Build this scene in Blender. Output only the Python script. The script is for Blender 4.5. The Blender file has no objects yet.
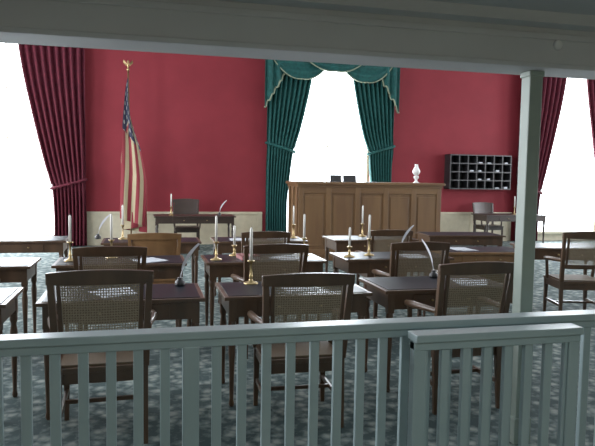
import bpy, bmesh, math, random
from mathutils import Vector, Matrix
random.seed(3)
S=bpy.context.scene
COL=S.collection
# ------------------------------------------------------------------ materials
def mat(name,col,rough=.5,metal=0,kind=None,col2=None,scale=8,bump=0,spec=.5,stretch=(1,1,1),detail=4):
    m=bpy.data.materials.new(name); m.use_nodes=True
    nt=m.node_tree; b=nt.nodes['Principled BSDF']
    b.inputs['Base Color'].default_value=(*col,1); b.inputs['Roughness'].default_value=rough
    b.inputs['Metallic'].default_value=metal; b.inputs['Specular IOR Level'].default_value=spec
    tc=nt.nodes.new('ShaderNodeTexCoord'); mp=nt.nodes.new('ShaderNodeMapping')
    mp.inputs['Scale'].default_value=stretch
    nt.links.new(tc.outputs['Object'],mp.inputs['Vector'])
    n=nt.nodes.new('ShaderNodeTexNoise'); n.inputs['Scale'].default_value=scale; n.inputs['Detail'].default_value=detail
    nt.links.new(mp.outputs['Vector'],n.inputs['Vector'])
    if col2 is None: col2=tuple(c*.88 for c in col)
    r=nt.nodes.new('ShaderNodeValToRGB'); r.color_ramp.elements[0].position=.35; r.color_ramp.elements[1].position=.65
    r.color_ramp.elements[0].color=(*col2,1); r.color_ramp.elements[1].color=(*col,1)
    nt.links.new(n.outputs['Fac'],r.inputs['Fac']); nt.links.new(r.outputs['Color'],b.inputs['Base Color'])
    if bump:
        bp=nt.nodes.new('ShaderNodeBump'); bp.inputs['Strength'].default_value=bump; bp.inputs['Distance'].default_value=.01
        nt.links.new(n.outputs['Fac'],bp.inputs['Height']); nt.links.new(bp.outputs['Normal'],b.inputs['Normal'])
    return m
M={}
M['red']=mat('red_plaster',(.205,.019,.028),.8,col2=(.18,.016,.024),scale=2,spec=.3)
M['cream']=mat('cream_paint',(.55,.50,.36),.5)
M['ceil']=mat('ceiling_paint',(.55,.56,.57),.7,scale=2,col2=(.51,.52,.53))
M['rail']=mat('grey_rail_paint',(.28,.36,.37),.35,scale=3,col2=(.25,.33,.34))
M['colpaint']=mat('column_paint',(.25,.30,.26),.45,scale=3)
M['oak']=mat('oak',(.17,.090,.035),.45,col2=(.12,.06,.025),scale=5,stretch=(1,1,.12))
M['oakh']=mat('oak_horizontal',(.17,.090,.035),.42,col2=(.12,.06,.025),scale=5,stretch=(.12,1,1))
M['chairw']=mat('chair_wood',(.095,.052,.028),.35,col2=(.06,.032,.017),scale=9,stretch=(1,1,.2))
M['orange']=mat('light_chair_wood',(.26,.135,.055),.4,col2=(.20,.10,.04),scale=9,stretch=(1,1,.2))
M['cane']=mat('cane',(.27,.21,.14),.6,scale=40)
M['seat']=mat('cane_seat',(.13,.09,.055),.6,scale=60)
M['darkw']=mat('dark_wood',(.040,.024,.018),.35,col2=(.026,.016,.012),scale=9,stretch=(.2,1,1))
M['desktop']=mat('black_desk_leather',(.013,.014,.020),.38,scale=60,col2=(.010,.011,.016),spec=.09)
M['brass']=mat('brass',(.45,.33,.16),.3,1)
M['wax']=mat('candle_wax',(.80,.78,.72),.5)
M['paper']=mat('paper',(.52,.55,.60),.7)
M['feather']=mat('feather_white',(.62,.63,.68),.7)
M['black']=mat('black_iron',(.02,.02,.022),.4)
M['green']=mat('green_velvet',(.009,.078,.072),.8,scale=14,col2=(.005,.048,.045),spec=.3)
M['gold']=mat('gold_trim',(.20,.24,.16),.6)
M['redc']=mat('red_damask',(.10,.009,.020),.8,scale=14,col2=(.065,.006,.015),spec=.3)
M['glass']=mat('white_glass',(.8,.8,.8),.2)
M['bookred']=mat('leather_red',(.22,.03,.03),.5)
def carpet():
    m=mat('patterned_carpet',(.10,.14,.15),.9,spec=.2); nt=m.node_tree; b=nt.nodes['Principled BSDF']
    tc=nt.nodes.new('ShaderNodeTexCoord')
    v=nt.nodes.new('ShaderNodeTexVoronoi'); v.inputs['Scale'].default_value=11
    nt.links.new(tc.outputs['Object'],v.inputs['Vector'])
    w=nt.nodes.new('ShaderNodeTexNoise'); w.inputs['Scale'].default_value=24; w.inputs['Detail'].default_value=6
    nt.links.new(tc.outputs['Object'],w.inputs['Vector'])
    mx=nt.nodes.new('ShaderNodeMath'); mx.operation='MULTIPLY'
    nt.links.new(v.outputs['Distance'],mx.inputs[0]); nt.links.new(w.outputs['Fac'],mx.inputs[1])
    r=nt.nodes.new('ShaderNodeValToRGB'); e=r.color_ramp.elements
    e[0].position=.06; e[0].color=(.28,.31,.28,1); e[1].position=.34; e[1].color=(.045,.070,.070,1)
    k=e.new(.2); k.color=(.12,.155,.15,1)
    nt.links.new(mx.outputs[0],r.inputs['Fac']); nt.links.new(r.outputs['Color'],b.inputs['Base Color'])
    return m
M['carpet']=carpet()
def flagmat():
    m=bpy.data.materials.new('flag_cloth'); m.use_nodes=True; nt=m.node_tree; b=nt.nodes['Principled BSDF']
    b.inputs['Roughness'].default_value=.8
    N=nt.nodes.new; L=nt.links.new
    uv=N('ShaderNodeUVMap'); sp=N('ShaderNodeSeparateXYZ'); L(uv.outputs[0],sp.inputs[0])
    def math_(op,a,bv=None):
        n=N('ShaderNodeMath'); n.operation=op
        for i,x in enumerate((a,bv)):
            if x is None: continue
            if isinstance(x,(int,float)): n.inputs[i].default_value=x
            else: L(x,n.inputs[i])
        return n.outputs[0]
    u,v=sp.outputs[0],sp.outputs[1]
    st=math_('LESS_THAN',math_('MODULO',math_('MULTIPLY',v,13),2),1)
    mix=N('ShaderNodeMix'); mix.data_type='RGBA'; mix.inputs['A'].default_value=(.40,.33,.20,1); mix.inputs['B'].default_value=(.22,.018,.028,1)
    L(st,mix.inputs['Factor'])
    cant=math_('MULTIPLY',math_('LESS_THAN',u,.36),math_('GREATER_THAN',v,.4615))
    fu=math_('SUBTRACT',math_('FRACT',math_('MULTIPLY',u,15)),.5); fv=math_('SUBTRACT',math_('FRACT',math_('MULTIPLY',v,11)),.5)
    d=math_('ADD',math_('MULTIPLY',fu,fu),math_('MULTIPLY',fv,fv)); star=math_('LESS_THAN',d,.045)
    m2=N('ShaderNodeMix'); m2.data_type='RGBA'; m2.inputs['A'].default_value=(.012,.014,.04,1); m2.inputs['B'].default_value=(.35,.35,.32,1)
    L(star,m2.inputs['Factor'])
    m3=N('ShaderNodeMix'); m3.data_type='RGBA'; L(cant,m3.inputs['Factor']); L(mix.outputs['Result'],m3.inputs['A']); L(m2.outputs['Result'],m3.inputs['B'])
    L(m3.outputs['Result'],b.inputs['Base Color'])
    return m
M['flag']=flagmat()
# ------------------------------------------------------------------ builder
class B:
    def __init__(s): s.v=[];s.f=[];s.m=[];s.sm=[];s.mats=[];s.uv=None
    def mi(s,k):
        if k not in s.mats: s.mats.append(k)
        return s.mats.index(k)
    def add(s,vs,fs,k,smooth=False):
        o=len(s.v); s.v+= [tuple(v) for v in vs]
        i=s.mi(k)
        for f in fs: s.f.append([o+a for a in f]); s.m.append(i); s.sm.append(smooth)
    def box(s,c,d,k,rot=None):
        vs=[Vector((x*d[0]/2,y*d[1]/2,z*d[2]/2)) for x in(-1,1) for y in(-1,1) for z in(-1,1)]
        if rot is not None: vs=[rot@v for v in vs]
        vs=[v+Vector(c) for v in vs]
        s.add(vs,[(0,1,3,2),(4,6,7,5),(0,4,5,1),(2,3,7,6),(0,2,6,4),(1,5,7,3)],k)
    def bx(s,x0,x1,y0,y1,z0,z1,k): s.box(((x0+x1)/2,(y0+y1)/2,(z0+z1)/2),(x1-x0,y1-y0,z1-z0),k)
    def taper(s,c0,c1,w0,w1,k,n=4):
        vs=[]
        for c,w in((c0,w0),(c1,w1)):
            for a in((-1,-1),(1,-1),(1,1),(-1,1)): vs.append((c[0]+a[0]*w/2,c[1]+a[1]*w/2,c[2]))
        s.add(vs,[(3,2,1,0),(4,5,6,7),(0,1,5,4),(1,2,6,5),(2,3,7,6),(3,0,4,7)],k)
    def lathe(s,c,prof,k,n=14):
        vs=[];fs=[]
        for r,z in prof:
            for i in range(n):
                a=2*math.pi*i/n; vs.append((c[0]+r*math.cos(a),c[1]+r*math.sin(a),c[2]+z))
        for j in range(len(prof)-1):
            for i in range(n):
                a=j*n+i;b=j*n+(i+1)%n; fs.append((a,b,b+n,a+n))
        fs.append(tuple(range(n))[::-1]); fs.append(tuple((len(prof)-1)*n+i for i in range(n)))
        s.add(vs,fs,k,True)
    def tube(s,pts,rad,k,n=8):
        pts=[Vector(p) for p in pts]; vs=[];fs=[]
        for j,p in enumerate(pts):
            d=(pts[min(j+1,len(pts)-1)]-pts[max(j-1,0)]).normalized()
            a=d.orthogonal().normalized() if abs(d.z)>.99 else d.cross(Vector((0,0,1))).normalized()
            b=d.cross(a); r=rad[j] if isinstance(rad,(list,tuple)) else rad
            for i in range(n):
                t=2*math.pi*i/n; vs.append(p+a*math.cos(t)*r+b*math.sin(t)*r)
        for j in range(len(pts)-1):
            for i in range(n):
                a=j*n+i;b=j*n+(i+1)%n; fs.append((a,b,b+n,a+n))
        fs.append(tuple(range(n))[::-1]); fs.append(tuple((len(pts)-1)*n+i for i in range(n)))
        s.add(vs,fs,k,True)
    def grid(s,fn,nu,nv,k,smooth=True):
        vs=[fn(i/nu,j/nv) for j in range(nv+1) for i in range(nu+1)]
        fs=[(j*(nu+1)+i,j*(nu+1)+i+1,(j+1)*(nu+1)+i+1,(j+1)*(nu+1)+i) for j in range(nv) for i in range(nu)]
        s.add(vs,fs,k,smooth)
    def mesh(s,name):
        me=bpy.data.meshes.new(name); me.from_pydata(s.v,[],s.f)
        for k in s.mats: me.materials.append(M[k])
        me.polygons.foreach_set('material_index',s.m); me.polygons.foreach_set('use_smooth',s.sm)
        bm=bmesh.new(); bm.from_mesh(me); bmesh.ops.recalc_face_normals(bm,faces=bm.faces); bm.to_mesh(me); bm.free()
        me.update(); return me
    def obj(s,name,loc=(0,0,0),rz=0,bevel=0,solid=0):
        return put(name,s.mesh(name),loc,rz,bevel,solid)
def put(name,me,loc=(0,0,0),rz=0,bevel=0,solid=0,sz=1):
    o=bpy.data.objects.new(name,me); COL.objects.link(o); o.location=loc; o.rotation_euler=(0,0,rz); o.scale=(1,1,sz)
    if solid:
        q=o.modifiers.new('solid','SOLIDIFY'); q.thickness=solid; q.offset=0
    if bevel:
        q=o.modifiers.new('bevel','BEVEL'); q.width=bevel; q.segments=2; q.limit_method='ANGLE'
    return o
# ------------------------------------------------------------------ room shell
XL,XR,YB,YF,H=-4.9,13.6,-2.2,14.3,5.2
WX=[-2.8,4.30,10.88]; WW=1.05; WZ0,WZ1=.25,4.4
b=B(); b.bx(XL-.2,XR+.2,YB-.2,YF+.2,-.1,0,'carpet'); b.obj('floor')
b=B()
edges=[XL-.2]
for w in WX: edges+=[w-WW,w+WW]
edges.append(XR+.2)
for i in range(0,len(edges),2): b.bx(edges[i],edges[i+1],YF,YF+.2,0,H,'red')
for w in WX:
    b.bx(w-WW,w+WW,YF,YF+.2,0,WZ0,'cream'); b.bx(w-WW,w+WW,YF,YF+.2,WZ1,H,'red')
b.obj('wall_back')
b=B()
cas=1.6
segs=[(XL,WX[0]-cas),(WX[0]+cas,WX[1]-cas),(WX[1]+cas,WX[2]-cas),(WX[2]+cas,XR)]
for x0,x1 in segs:
    if x1<=x0: continue
    b.bx(x0,x1,YF-.02,YF,0,.70,'cream'); b.bx(x0,x1,YF-.05,YF,.70,.75,'cream'); b.bx(x0,x1,YF-.035,YF-.02,0,.14,'cream')
    n=max(1,int((x1-x0)/.9)); w=(x1-x0)/n
    for i in range(n+1):
        xx=min(max(x0+i*w,x0+.05),x1-.05); b.bx(xx-.05,xx+.05,YF-.035,YF-.02,.14,.70,'cream')
b.obj('trim_wainscot')
for n,w in enumerate(WX):
    b=B()
    for sx in(-1,1):
        b.box((w+sx*(WW+.06),YF-.03,(WZ0+WZ1)/2),(.12,.06,WZ1-WZ0+.24),'cream')
        b.box((w+sx*(WW-.03),YF+.1,(WZ0+WZ1)/2),(.06,.12,WZ1-WZ0),'cream')
    b.box((w,YF-.03,WZ1+.06),(2*WW+.24,.06,.12),'cream'); b.box((w,YF-.05,WZ0-.03),(2*WW+.3,.12,.06),'cream')
    b.box((w,YF+.1,(WZ0+WZ1)/2),(2*WW,.04,.025),'cream')
    b.box((w,YF+.1,(WZ0+WZ1)/2),(.018,.03,WZ1-WZ0),'cream')
    for q in(.25,.75): b.box((w,YF+.1,WZ0+(WZ1-WZ0)*q),(2*WW,.03,.015),'cream')
    b.obj('window_%d'%(n+1))
def sidewall(name,x0,x1,ws):
    b=B(); ys=[YB-.2]
    for a,c in ws: ys+=[a,c]
    ys.append(YF+.2)
    for i in range(0,len(ys),2): b.bx(x0,x1,ys[i],ys[i+1],0,H,'red')
    for a,c in ws: b.bx(x0,x1,a,c,0,.8,'cream'); b.bx(x0,x1,a,c,4.2,H,'red')
    b.obj(name)
SW=[(4.6,6.2),(7.8,9.4),(11,12.6)]
sidewall('wall_left',XL-.2,XL,SW); sidewall('wall_right',XR,XR+.2,SW)
b=B(); b.bx(XL-.2,XR+.2,YB-.2,YB,0,H,'cream'); b.obj('wall_gallery')
b=B(); b.bx(XL-.2,XR+.2,YB-.2,YF+.2,H,H+.15,'ceil'); b.obj('ceiling')
b=B(); b.bx(XL,XR,YB,3.15,2.52,2.60,'ceil'); b.bx(XL,XR,3.04,3.15,2.46,2.52,'ceil'); b.obj('ceiling_gallery')
b=B(); b.bx(XL,XR,3.15,3.38,2.25,2.62,'ceil'); b.bx(XL,XR,3.13,3.40,2.235,2.262,'ceil'); b.bx(XL,XR,3.135,3.15,2.395,2.43,'ceil')
b.bx(XL,XR,3.2,3.36,2.62,3.5,'ceil')
b.obj('trim_beam',bevel=.005)
b=B(); cx,cy=2.225,3.265
b.bx(cx-.043,cx+.043,cy-.043,cy+.043,0,2.234,'colpaint'); b.bx(cx-.058,cx+.058,cy-.058,cy+.058,0.001,.16,'colpaint'); b.bx(cx-.050,cx+.050,cy-.050,cy+.050,2.20,2.233,'colpaint')
b.obj('square_column',bevel=.006)
b=B(); b.lathe((0,0,0),[(.0,0),(.02,0),(.028,.01),(.03,.02)],'glass',16)
o=b.obj('smoke_detector',(2.30,3.128,2.37)); o.rotation_euler=(-math.pi/2,0,0)
# ------------------------------------------------------------------ railing
def railing(name,x0,x1,y,h,sp,rw=.10,post=False):
    b=B()
    b.bx(x0,x1,y-rw/2,y+rw/2,h-.035,h,'rail'); b.bx(x0,x1,y-rw*.3,y+rw*.3,h-.075,h-.035,'rail')
    b.bx(x0,x1,y-.025,y+.025,.10,.16,'rail')
    n=int(round((x1-x0)/sp)); 
    for i in range(n):
        xx=x0+(i+.5)*(x1-x0)/n
        b.bx(xx-.021,xx+.021,y-.014,y+.014,.16,h-.07,'rail')
    if post:
        for xx in(x0+.03,x1-.03): b.bx(xx-.03,xx+.03,y-.025,y+.025,0,h-.035,'rail')
    else:
        xx=x0+.4
        while xx<x1: b.bx(xx-.035,xx+.035,y-.035,y+.035,0,h-.07,'rail'); xx+=2.35
    return b.obj(name,bevel=.004)
railing('wooden_railing',XL,XR,2.70,.925,.112)
railing('railing_gate',1.17,2.03,2.53,.905,.112,.10,True)
# ------------------------------------------------------------------ curtains
def curtain(name,wc,side,in_top,in_tie,in_bot,out,ztop,ztie,k,zbot=.02,trim=None):
    b=B(); nf=9
    def inner(z):
        if z>ztie:
            t=(ztop-z)/(ztop-ztie); return in_top+(in_tie-in_top)*t**1.35
        t=(ztie-z)/(ztie-zbot); return in_tie+(in_bot-in_tie)*min(1,t*1.8)
    y0=YF-.22
    def fn(u,v):
        z=ztop+(zbot-ztop)*v
        i=inner(z); w=out-i
        gather=math.exp(-((z-ztie)/.25)**2)
        x=out-w*u
        amp=.055*(1-.55*gather)
        y=y0+amp*math.sin(u*nf*2*math.pi+.6*math.sin(z*1.3))-.06*gather
        zz=z-(.22*u*max(0,1-abs(z-ztie-.5)/1.2) if z>ztie else 0)*.6
        return (wc+side*x,y,max(zz,zbot))
    b.grid(fn,120,60,k)
    xi=in_tie; xm=(out+xi)/2; hw=(out-xi)/2+.02
    b.tube([(wc+side*(xm+hw*math.cos(a)),y0-.05+.1*math.sin(a)-.0,ztie+.10*math.cos(a)) for a in [2*math.pi*i/24 for i in range(25)]],.03,trim or k,6)
    return b.obj(name,solid=.006)
gz=4.45
for n,w in enumerate(WX):
    k='green' if n==1 else 'redc'; nm='green_curtain' if n==1 else 'red_curtain'
    for s in(-1,1):
        if n==1: curtain(nm,w,s,.42,.92,1.05,1.55,gz,2.25,k)
        else: curtain(nm,w,s,.28,.92,.95,1.60,gz,1.35,k)
    b=B(); b.tube([(w-1.75,YF-.22,gz+.03),(w+1.75,YF-.22,gz+.03)],.025,'brass',10)
    for s in(-1,1):
        b.lathe((w+s*1.75,YF-.22,gz-.01),[(0,0),(.04,.015),(.05,.04),(.04,.065),(0,.08)],'brass')
        b.bx(w+s*1.68-.015,w+s*1.68+.015,YF-.24,YF,gz+.0,gz+.04,'brass')
    b.obj('curtain_rod')
b=B(); w=WX[1]
def swag(x0,x1,zt,sag,yo):
    def fn(u,v):
        s=2*u-1; par=(1-s*s)
        z=zt-.04-(sag*par)*v-.12*v*abs(s)
        y=YF-.35-yo-.03*math.sin(v*6*math.pi)*par-.06*par*v
        return (x0+(x1-x0)*u,y,z)
    b.grid(fn,30,36,'green'); b.tube([fn(i/30,1) for i in range(31)],.012,'gold',6)
swag(w-1.5,w-.05,gz+.02,.62,0); swag(w+.05,w+1.5,gz+.02,.62,0); swag(w-.75,w+.75,gz+.02,.42,.09)
for s in(-1,1):
    def fn(u,v,s=s):
        x=s*(1.18+.45*u); L=.55+.75*u
        return (w+x,YF-.36+.04*math.sin(u*5*math.pi),gz-L*v+.03*math.sin(u*10*math.pi)*v)
    b.grid(fn,40,20,'green'); b.tube([fn(i/40,1) for i in range(41)],.018,'gold',6)
b.obj('green_swag_valance',solid=.005)
# ------------------------------------------------------------------ flag
b=B(); b.lathe((0,0,0),[(.16,0),(.16,.03),(.06,.06),(.035,.10)],'brass',20)
b.tube([(0,0,.08),(-.05,0,3.72)],.016,'oak',10)
b.lathe((-.05,0,3.72),[(.0,0),(.03,.02),(.035,.05),(.015,.08),(0,.09)],'brass')
b.lathe((-.05,0,3.80),[(0,0),(.02,.02),(.028,.07),(.018,.11),(.02,.13),(0,.16)],'brass')
for s in(-1,1): b.add([(-.05,0,3.86),(-.05+s*.09,-.01,3.96),(-.05+s*.10,.01,3.90),(-.05+s*.04,.0,3.83)],[(0,1,2,3)],'brass')
root=put('american_flag',b.mesh('flag_pole_parts'),(-.25,13.62,0))
fm=bpy.data.meshes.new('flag_cloth'); vs=[];fs=[];uvs=[]
nu,nv=60,72
def tri(v):
    if v>.46: t=(v-.46)/.54; return 1-t, 0
    if v>.22: t=(v-.22)/.24; return t, 1
    t=v/.22; return 1-t,2
for j in range(nv+1):
    for i in range(nu+1):
        u=i/nu;v=j/nv
        fx,ly=tri(v)
        z=3.60-(1-v)*1.25*(1-.75*u)-2.95*u
        g=min(1,u*3.0)**.7
        x=-.05+g*(-.15+.50*fx*(.6+.4*min(1,u*1.6)))-.05*math.sin(u*5+v*3)*g*.6
        y=-.06+.05*ly*g+.03*g*math.sin(v*22+u*4)
        vs.append((x,y,z)); uvs.append((u,v))
for j in range(nv):
    for i in range(nu):
        a=j*(nu+1)+i; fs.append((a,a+1,a+nu+2,a+nu+1))
fm.from_pydata(vs,[],fs); ul=fm.uv_layers.new(name='UVMap')
for l in fm.loops: ul.data[l.index].uv=uvs[l.vertex_index]
for p in fm.polygons: p.use_smooth=True
fm.materials.append(M['flag'])
fo=bpy.data.objects.new('flag_cloth',fm); COL.objects.link(fo); fo.parent=root
# ------------------------------------------------------------------ chairs
def chair_mesh(wood='chairw',cane=True):
    b=B()
    def yb(z): return -.235-(z-.45)*.17 if z>.45 else -.235
    b.bx(-.26,.26,-.24,.24,.425,.455,wood); b.bx(-.235,.235,-.215,.215,.455,.468,'seat' if cane else wood)
    b.bx(-.25,.25,-.225,-.195,.36,.425,wood); b.bx(-.25,.25,.195,.225,.36,.425,wood)
    for s in(-1,1): b.bx(s*.235-.012,s*.235+.012,-.2,.2,.36,.425,wood)
    for sx in(-1,1):
        b.taper((sx*.24,.215,0),(sx*.235,.21,.43),.028,.042,wood)
        b.taper((sx*.245,-.255,0),(sx*.24,-.225,.45),.028,.042,wood)
        b.taper((sx*.245,yb(.45),.45),(sx*.268,yb(.98),.98),.042,.036,wood)
        b.taper((sx*.262,.12,.44),(sx*.285,.10,.66),.030,.028,wood)
        pts=[(sx*.262,yb(.69)+.01,.69),(sx*.285,-.12,.685),(sx*.30,.02,.68),(sx*.295,.13,.67)]
        b.tube(pts,[.018,.022,.026,.022],wood,8)
        b.bx(sx*.235-.01,sx*.235+.01,-.22,.2,.17,.20,wood)
    b.bx(-.235,.235,-.01,.01,.175,.20,wood)
    def rail(z0,z1,arch,bow,hw=.275,t=.026):
        n=14; vs=[];fs=[]
        for i in range(n+1):
            s=-1+2*i/n; x=s*hw; a=arch*(1-s*s)
            for (yy,zz) in((-t/2,z0),(t/2,z0),(t/2,z1+a),(-t/2,z1+a)):
                vs.append((x,yb(zz)-bow*(1-s*s)+yy,zz))
        for i in range(n):
            for k in range(4):
                a=i*4+k; c=i*4+(k+1)%4; fs.append((a,c,c+4,a+4))
        fs+= [(0,1,2,3),tuple(n*4+q for q in(3,2,1,0))]
        b.add(vs,fs,wood)
    rail(.935,1.0,.018,.03,.29)
    rail(.60,.65,0,.03,.255)
    if cane:
        for s in(-1,1): b.taper((s*.215,yb(.64)-.012,.64),(s*.225,yb(.95)-.012,.95),.022,.022,wood)
        n=29
        for i in range(n):
            x=-.205+.41*i/(n-1); bo=.03*(1-(x/.27)**2)
            b.add([(x-.0028,yb(.645)-bo,.645),(x+.0028,yb(.645)-bo,.645),(x+.0028,yb(.95)-bo,.95),(x-.0028,yb(.95)-bo,.95)],[(0,1,2,3)],'cane')
        for j in range(21):
            z=.655+.29*j/20
            vs=[];fs=[]
            for i in range(9):
                x=-.215+.43*i/8; bo=.03*(1-(x/.27)**2)
                vs+=[(x,yb(z)-bo-.001,z-.0028),(x,yb(z)-bo-.001,z+.0028)]
            for i in range(8): fs.append((2*i,2*i+2,2*i+3,2*i+1))
            b.add(vs,fs,'cane')
        for dd in(-1,1):
            for j in range(-12,30):
                z0=.645+.029*j; x0=-.21; x1=.21; z1=z0+.42
                if z0<.645: x0+=.645-z0; z0=.645
                if z1>.95: x1-=z1-.95; z1=.95
                if x1-x0<.02: continue
                A=(x0*dd,z0);C=(x1*dd,z1)
                seg=5;vs=[];fs=[]
                for i in range(seg+1):
                    x=A[0]+(C[0]-A[0])*i/seg; z=A[1]+(C[1]-A[1])*i/seg; bo=.03*(1-(x/.27)**2)
                    vs+=[(x,yb(z)-bo+.0015,z-.0015),(x,yb(z)-bo+.0015,z+.0015)]
                for i in range(seg): fs.append((2*i,2*i+2,2*i+3,2*i+1))
                b.add(vs,fs,'cane')
    else:
        for dy in(0,.014):
            def fn(u,v,dy=dy):
                x=-.24+.48*u; z=.64+.32*v; return (x,yb(z)-.03*(1-(x/.27)**2)+dy,z)
            b.grid(fn,10,4,wood)
    return b.mesh('armchair')
CH=chair_mesh(); CH2=chair_mesh('orange',False); CH3=chair_mesh('darkw',False)
def chair(x,y,rz=0,me=None,sz=1):
    put('armchair' if me is None else 'wooden_armchair',me or CH,(x,y+.28,0),rz,bevel=.003,sz=sz)
chair(-.24,3.66,.02,sz=1.045); chair(.99,3.66,-.03,sz=1.0); chair(2.16,3.74,.03,sz=1.035)
chair(-.26,5.22); chair(1.10,5.25,.05); chair(2.50,5.3,-.04)
chair(.12,7.0,0,CH2,sz=.94); chair(1.36,7.0,0.02,sz=.95); chair(2.95,7.1,-.05,sz=.95)
chair(4.84,5.85,-.25,sz=1.03); chair(-1.5,5.3,.05)
# ------------------------------------------------------------------ desks
def desk_mesh(w,d,h=.78,top='desktop',wood='chairw',panel=False):
    b=B()
    b.bx(-w/2,w/2,-d/2,d/2,h-.028,h-.004,wood); b.bx(-w/2+.03,w/2-.03,-d/2+.03,d/2-.03,h-.004,h,top)
    b.bx(-w/2+.04,w/2-.04,-d/2+.035,-d/2+.055,h-.15,h-.028,wood); b.bx(-w/2+.04,w/2-.04,d/2-.055,d/2-.035,(h-.15) if not panel else .12,h-.028,wood)
    for s in(-1,1): b.bx(s*(w/2-.05)-.01,s*(w/2-.05)+.01,-d/2+.05,d/2-.05,(h-.15) if not panel else .12,h-.028,wood)
    b.bx(-w*.28,w*.28,-d/2+.027,-d/2+.035,h-.135,h-.045,wood)
    for s in(-1,1): b.lathe((s*w*.14,-d/2+.015,h-.095),[(0,0),(.012,.004),(.012,.014),(0,.018)],'brass',10)
    for sx in(-1,1):
        for sy in(-1,1):
            x=sx*(w/2-.06);y=sy*(d/2-.06)
            b.bx(x-.026,x+.026,y-.026,y+.026,h-.18,h-.0285,wood)
            b.lathe((x,y,0),[(.014,0),(.02,.02),(.014,.05),(.02,.30),(.026,.48),(.018,.53),(.028,.56),(.026,h-.18)],wood,12)
    return b.mesh('writing_desk')
D1=desk_mesh(1.06,.60); D2=desk_mesh(1.18,.60); D3=desk_mesh(1.06,.60,wood='orange',panel=True)
def desk(x,y,me=D1,rz=0): put('writing_desk',me,(x,y,0),rz,bevel=.003)
desk(-.13,4.42); desk(1.06,4.42); desk(2.24,4.47); desk(-1.36,4.42)
desk(-.20,6.08,D2); desk(1.16,6.08,D2); desk(2.55,6.12,D2); desk(-1.55,6.08,D2)
desk(.10,7.9,D2); desk(1.45,7.9,D2); desk(3.0,7.95,D2)
desk(3.80,6.5,D3,-.1); desk(5.1,6.75,D1,-.2)
desk(-1.5,8.2,D2); desk(4.6,8.4,D2,-.1)
T1=desk_mesh(1.6,.7,.78,'darkw','darkw')
put('library_table',T1,(1.0,12.65,0)); put('library_table',T1,(8.4,13.0,0))
put('dark_wooden_armchair',CH3,(.90,13.38,0),math.pi,.003,sz=1.05); put('dark_wooden_armchair',CH3,(8.3,13.70,0),math.pi,.003)
# ------------------------------------------------------------------ judge bench
b=B(); w,dp,h=2.95,.85,1.50
b.bx(-w/2,w/2,-dp/2,dp/2,.0,.12,'oakh'); b.bx(-w/2+.03,w/2-.03,-dp/2+.03,dp/2-.001,.12,h-.06,'oak')
b.bx(-w/2-.04,w/2+.04,-dp/2-.04,dp/2+.01,h-.05,h,'oakh'); b.bx(-w/2,w/2,-dp/2,dp/2+.005,h-.10,h-.05,'oakh')
n=5; ww=(w-.06)/n
for i in range(n+1):
    x=-w/2+.03+i*ww; x=min(max(x,-w/2+.07),w/2-.07); b.bx(x-.05,x+.05,-dp/2+.005,-dp/2+.03,.12,h-.1,'oak')
for i in range(n):
    x=-w/2+.03+(i+.5)*ww
    b.bx(x-ww/2,x+ww/2,-dp/2+.008,-dp/2+.03,.12,.22,'oakh'); b.bx(x-ww/2,x+ww/2,-dp/2+.008,-dp/2+.03,h-.22,h-.1,'oakh')
    b.bx(x-ww/2+.1,x+ww/2-.1,-dp/2+.018,-dp/2+.03,.28,h-.28,'oak')
for s in(-1,1):
    for yy in(-.3,.0,.3): b.bx(s*(w/2-.015)-.015,s*(w/2-.015)+.015,yy-.05,yy+.05,.12,h-.1,'oak')
b.obj('judge_bench',(4.27,11.65,0),bevel=.006)
# ------------------------------------------------------------------ pigeonhole shelf
b=B(); w,h,d=1.7,.86,.30; nx,nz=7,4
b.bx(-w/2,w/2,d/2-.02,d/2,0,h,'black')
for i in range(nx+1): x=-w/2+.012+i*(w-.024)/nx; b.bx(x-.012,x+.012,-d/2,d/2-.02,0,h,'black')
for j in range(nz+1): z=.012+j*(h-.024)/nz; b.bx(-w/2,w/2,-d/2-.001,d/2-.02,z-.0125,z+.0125,'black')
random.seed(5)
for i in range(nx):
    for j in range(nz):
        if i>0 and random.random()<.55:
            x=-w/2+(i+.5)*w/nx; z=.026+j*(h-.024)/nz
            hh=.05+.06*random.random(); b.bx(x-.05,x+.02+.03*random.random(),-.13,.08,z,z+hh*.4,'paper')
b.obj('pigeonhole_shelf',(8.2,YF-.151,1.34))
# ------------------------------------------------------------------ small things
def candle_mesh(hh=.13,cc=.26):
    b=B(); b.lathe((0,0,0),[(.055,0),(.055,.008),(.045,.014),(.018,.022),(.010,.04),(.016,.055),(.009,.07),(.009,hh-.03),(.017,hh-.015),(.028,hh-.008),(.026,hh),(.014,hh)],'brass',16)
    b.lathe((0,0,hh-.004),[(.0115,0),(.011,cc-.01),(.006,cc),(.001,cc+.003)],'wax',12)
    b.tube([(0,0,hh+cc-.004),(.001,0,hh+cc+.012)],.0012,'black',5)
    return b.mesh('brass_candlestick')
CM=candle_mesh(.18,.25); CM2=candle_mesh(.11,.2)
def candle(x,y,z=.78,me=None): put('brass_candlestick',me or CM,(x,y,z))
candle(.79,4.6); candle(-.66,6.05); candle(-.30,6.2,me=CM); candle(-.25,8.0,me=CM); candle(.68,5.95); candle(.90,6.25,me=CM2)
candle(1.93,7.95); candle(2.05,6.0,me=CM2); candle(2.30,6.1); candle(2.95,8.1); candle(.54,12.6,me=CM); candle(8.5,12.95)
candle(1.62,6.2); candle(-1.5,4.55)
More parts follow.
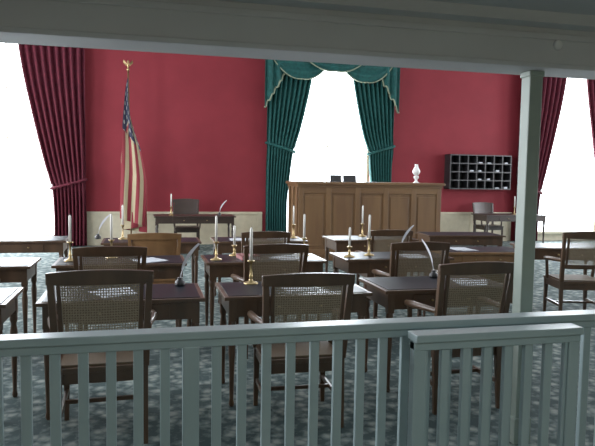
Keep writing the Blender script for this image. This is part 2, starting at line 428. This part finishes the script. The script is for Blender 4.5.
def quill_mesh():
    b=B(); b.lathe((0,0,0),[(.035,0),(.038,.01),(.036,.03),(.02,.045),(.018,.055),(.022,.06)],'black',14)
    base=Vector((0,0,.03)); pts=[base+Vector((.02*t+.13*t*t,0,.27*t)) for t in [i/10 for i in range(11)]]
    b.tube(pts,[.003]*5+[.0025]*6,'feather',6)
    vs=[];fs=[]
    for i in range(3,11):
        p=pts[i]; wd=[0,0,0,.005,.012,.015,.017,.018,.016,.012,.004][i]
        vs+=[p+Vector((-wd,.003,.01)),p,p+Vector((wd*.8,-.003,.012))]
    for i in range(7):
        a=i*3; fs+=[(a,a+1,a+4,a+3),(a+1,a+2,a+5,a+4)]
    b.add(vs,fs,'feather'); return b.mesh('quill_in_inkwell')
QM=quill_mesh()
def quill(x,y,z=.78,r=0): put('quill_in_inkwell',QM,(x,y,z),r)
quill(.26,4.60,r=.3); quill(2.33,4.66,r=1.9); quill(2.72,6.25); quill(1.5,12.6); quill(-.55,8.05)
def papers(x,y,z=.78,r=0,n=3):
    b=B()
    for i in range(n):
        R=Matrix.Rotation(random.uniform(-.25,.25),3,'Z'); b.box((random.uniform(-.03,.03),random.uniform(-.02,.02),.001+.002*i),(.21,.28,.0016),'paper',R)
    b.obj('paper_sheets',(x,y,z),r)
papers(1.12,4.36,r=.2); papers(2.52,4.38,r=-.3); papers(-.2,4.4,r=.4); papers(-1.45,4.3,r=.1); papers(1.38,6.0,r=.3); papers(2.75,5.98,r=.1); papers(.05,6.0,r=.5); papers(1.2,7.8); papers(3.6,6.5)
def book(x,y,z,r,k='bookred',s=(.18,.25,.04)):
    b=B(); b.bx(-s[0]/2,s[0]/2,-s[1]/2,s[1]/2,0,.004,k); b.bx(-s[0]/2,s[0]/2,-s[1]/2,s[1]/2,s[2]-.004,s[2],k); b.bx(-s[0]/2,-s[0]/2+.005,-s[1]/2,s[1]/2,0,s[2],k)
    b.bx(-s[0]/2+.004,s[0]/2-.006,-s[1]/2+.006,s[1]/2-.006,.004,s[2]-.004,'paper'); b.obj('closed_book',(x,y,z),r)
book(1.0,6.0,.78,.1); book(1.42,4.5,.78,.1,'black'); book(1.60,7.9,.78,.1)
def nameplate(x,w=.4):
    b=B(); b.bx(-w/2,w/2,-.04,.04,0,.015,'black'); b.box((0,0,.07),(w,.02,.12),'black',Matrix.Rotation(-.2,3,'X')); b.obj('desk_nameplate',(x,11.45,1.5))
nameplate(3.60,.22); nameplate(3.88,.26)
papers(4.35,11.5,1.5); papers(3.2,11.5,1.5)
b=B(); b.lathe((0,0,0),[(.06,0),(.06,.01),(.03,.03),(.02,.06),(.05,.10),(.05,.13),(.02,.15)],'glass',18)
b.lathe((0,0,.15),[(.035,0),(.07,.05),(.075,.09),(.045,.15),(.03,.19),(.03,.22)],'glass',18); b.obj('oil_lamp',(5.30,11.5,1.5))
# ------------------------------------------------------------------ lights
def area(name,loc,rot,sx,sy,e,col):
    l=bpy.data.lights.new(name,'AREA'); l.shape='RECTANGLE'; l.size=sx; l.size_y=sy; l.energy=e; l.color=col
    o=bpy.data.objects.new(name,l); COL.objects.link(o); o.location=loc; o.rotation_euler=rot; return o
hp=math.pi/2
for w in WX: area('window_daylight',(w,YF+.45,2.4),(-hp,0,0),2.4,4.4,640,(.84,.93,1))
for a,c in SW:
    area('window_daylight',(XL-.35,(a+c)/2,2.5),(0,-hp,0),3.6,1.8,280,(.9,.95,1))
    area('window_daylight',(XR+.35,(a+c)/2,2.5),(0,hp,0),3.6,1.8,280,(.9,.95,1))
area('chamber_fill_light',(4,9.5,5.0),(0,0,0),6,4,60,(1,.95,.9))  # added overhead fill for the chamber, stands for no actual fixture
area('gallery_fill_light',(1.0,-.6,2.45),(0,0,0),3,1.2,48,(.9,1,1))  # unseen fill added under the gallery to brighten beam and railing
W=bpy.data.worlds.new('world'); S.world=W; W.use_nodes=True
bg=W.node_tree.nodes['Background']; bg.inputs[0].default_value=(.88,.95,1,1); bg.inputs[1].default_value=5
# ------------------------------------------------------------------ camera
cam=bpy.data.cameras.new('camera'); co=bpy.data.objects.new('camera',cam); COL.objects.link(co)
cam.sensor_width=36; cam.lens=620/595*36
th,p,r=math.radians(14),math.radians(4.33),.016
F=Vector((math.sin(th)*math.cos(p),math.cos(th)*math.cos(p),-math.sin(p)))
R=F.cross(Vector((0,0,1))).normalized(); U=R.cross(F)
R2=R*math.cos(r)+U*math.sin(r); U2=U*math.cos(r)-R*math.sin(r)
co.matrix_world=Matrix.Translation((0,0,1.6))@Matrix((R2,U2,-F)).transposed().to_4x4()
S.camera=co
S.view_settings.view_transform='Standard'
S.view_settings.exposure=0
S.view_settings.gamma=1.10
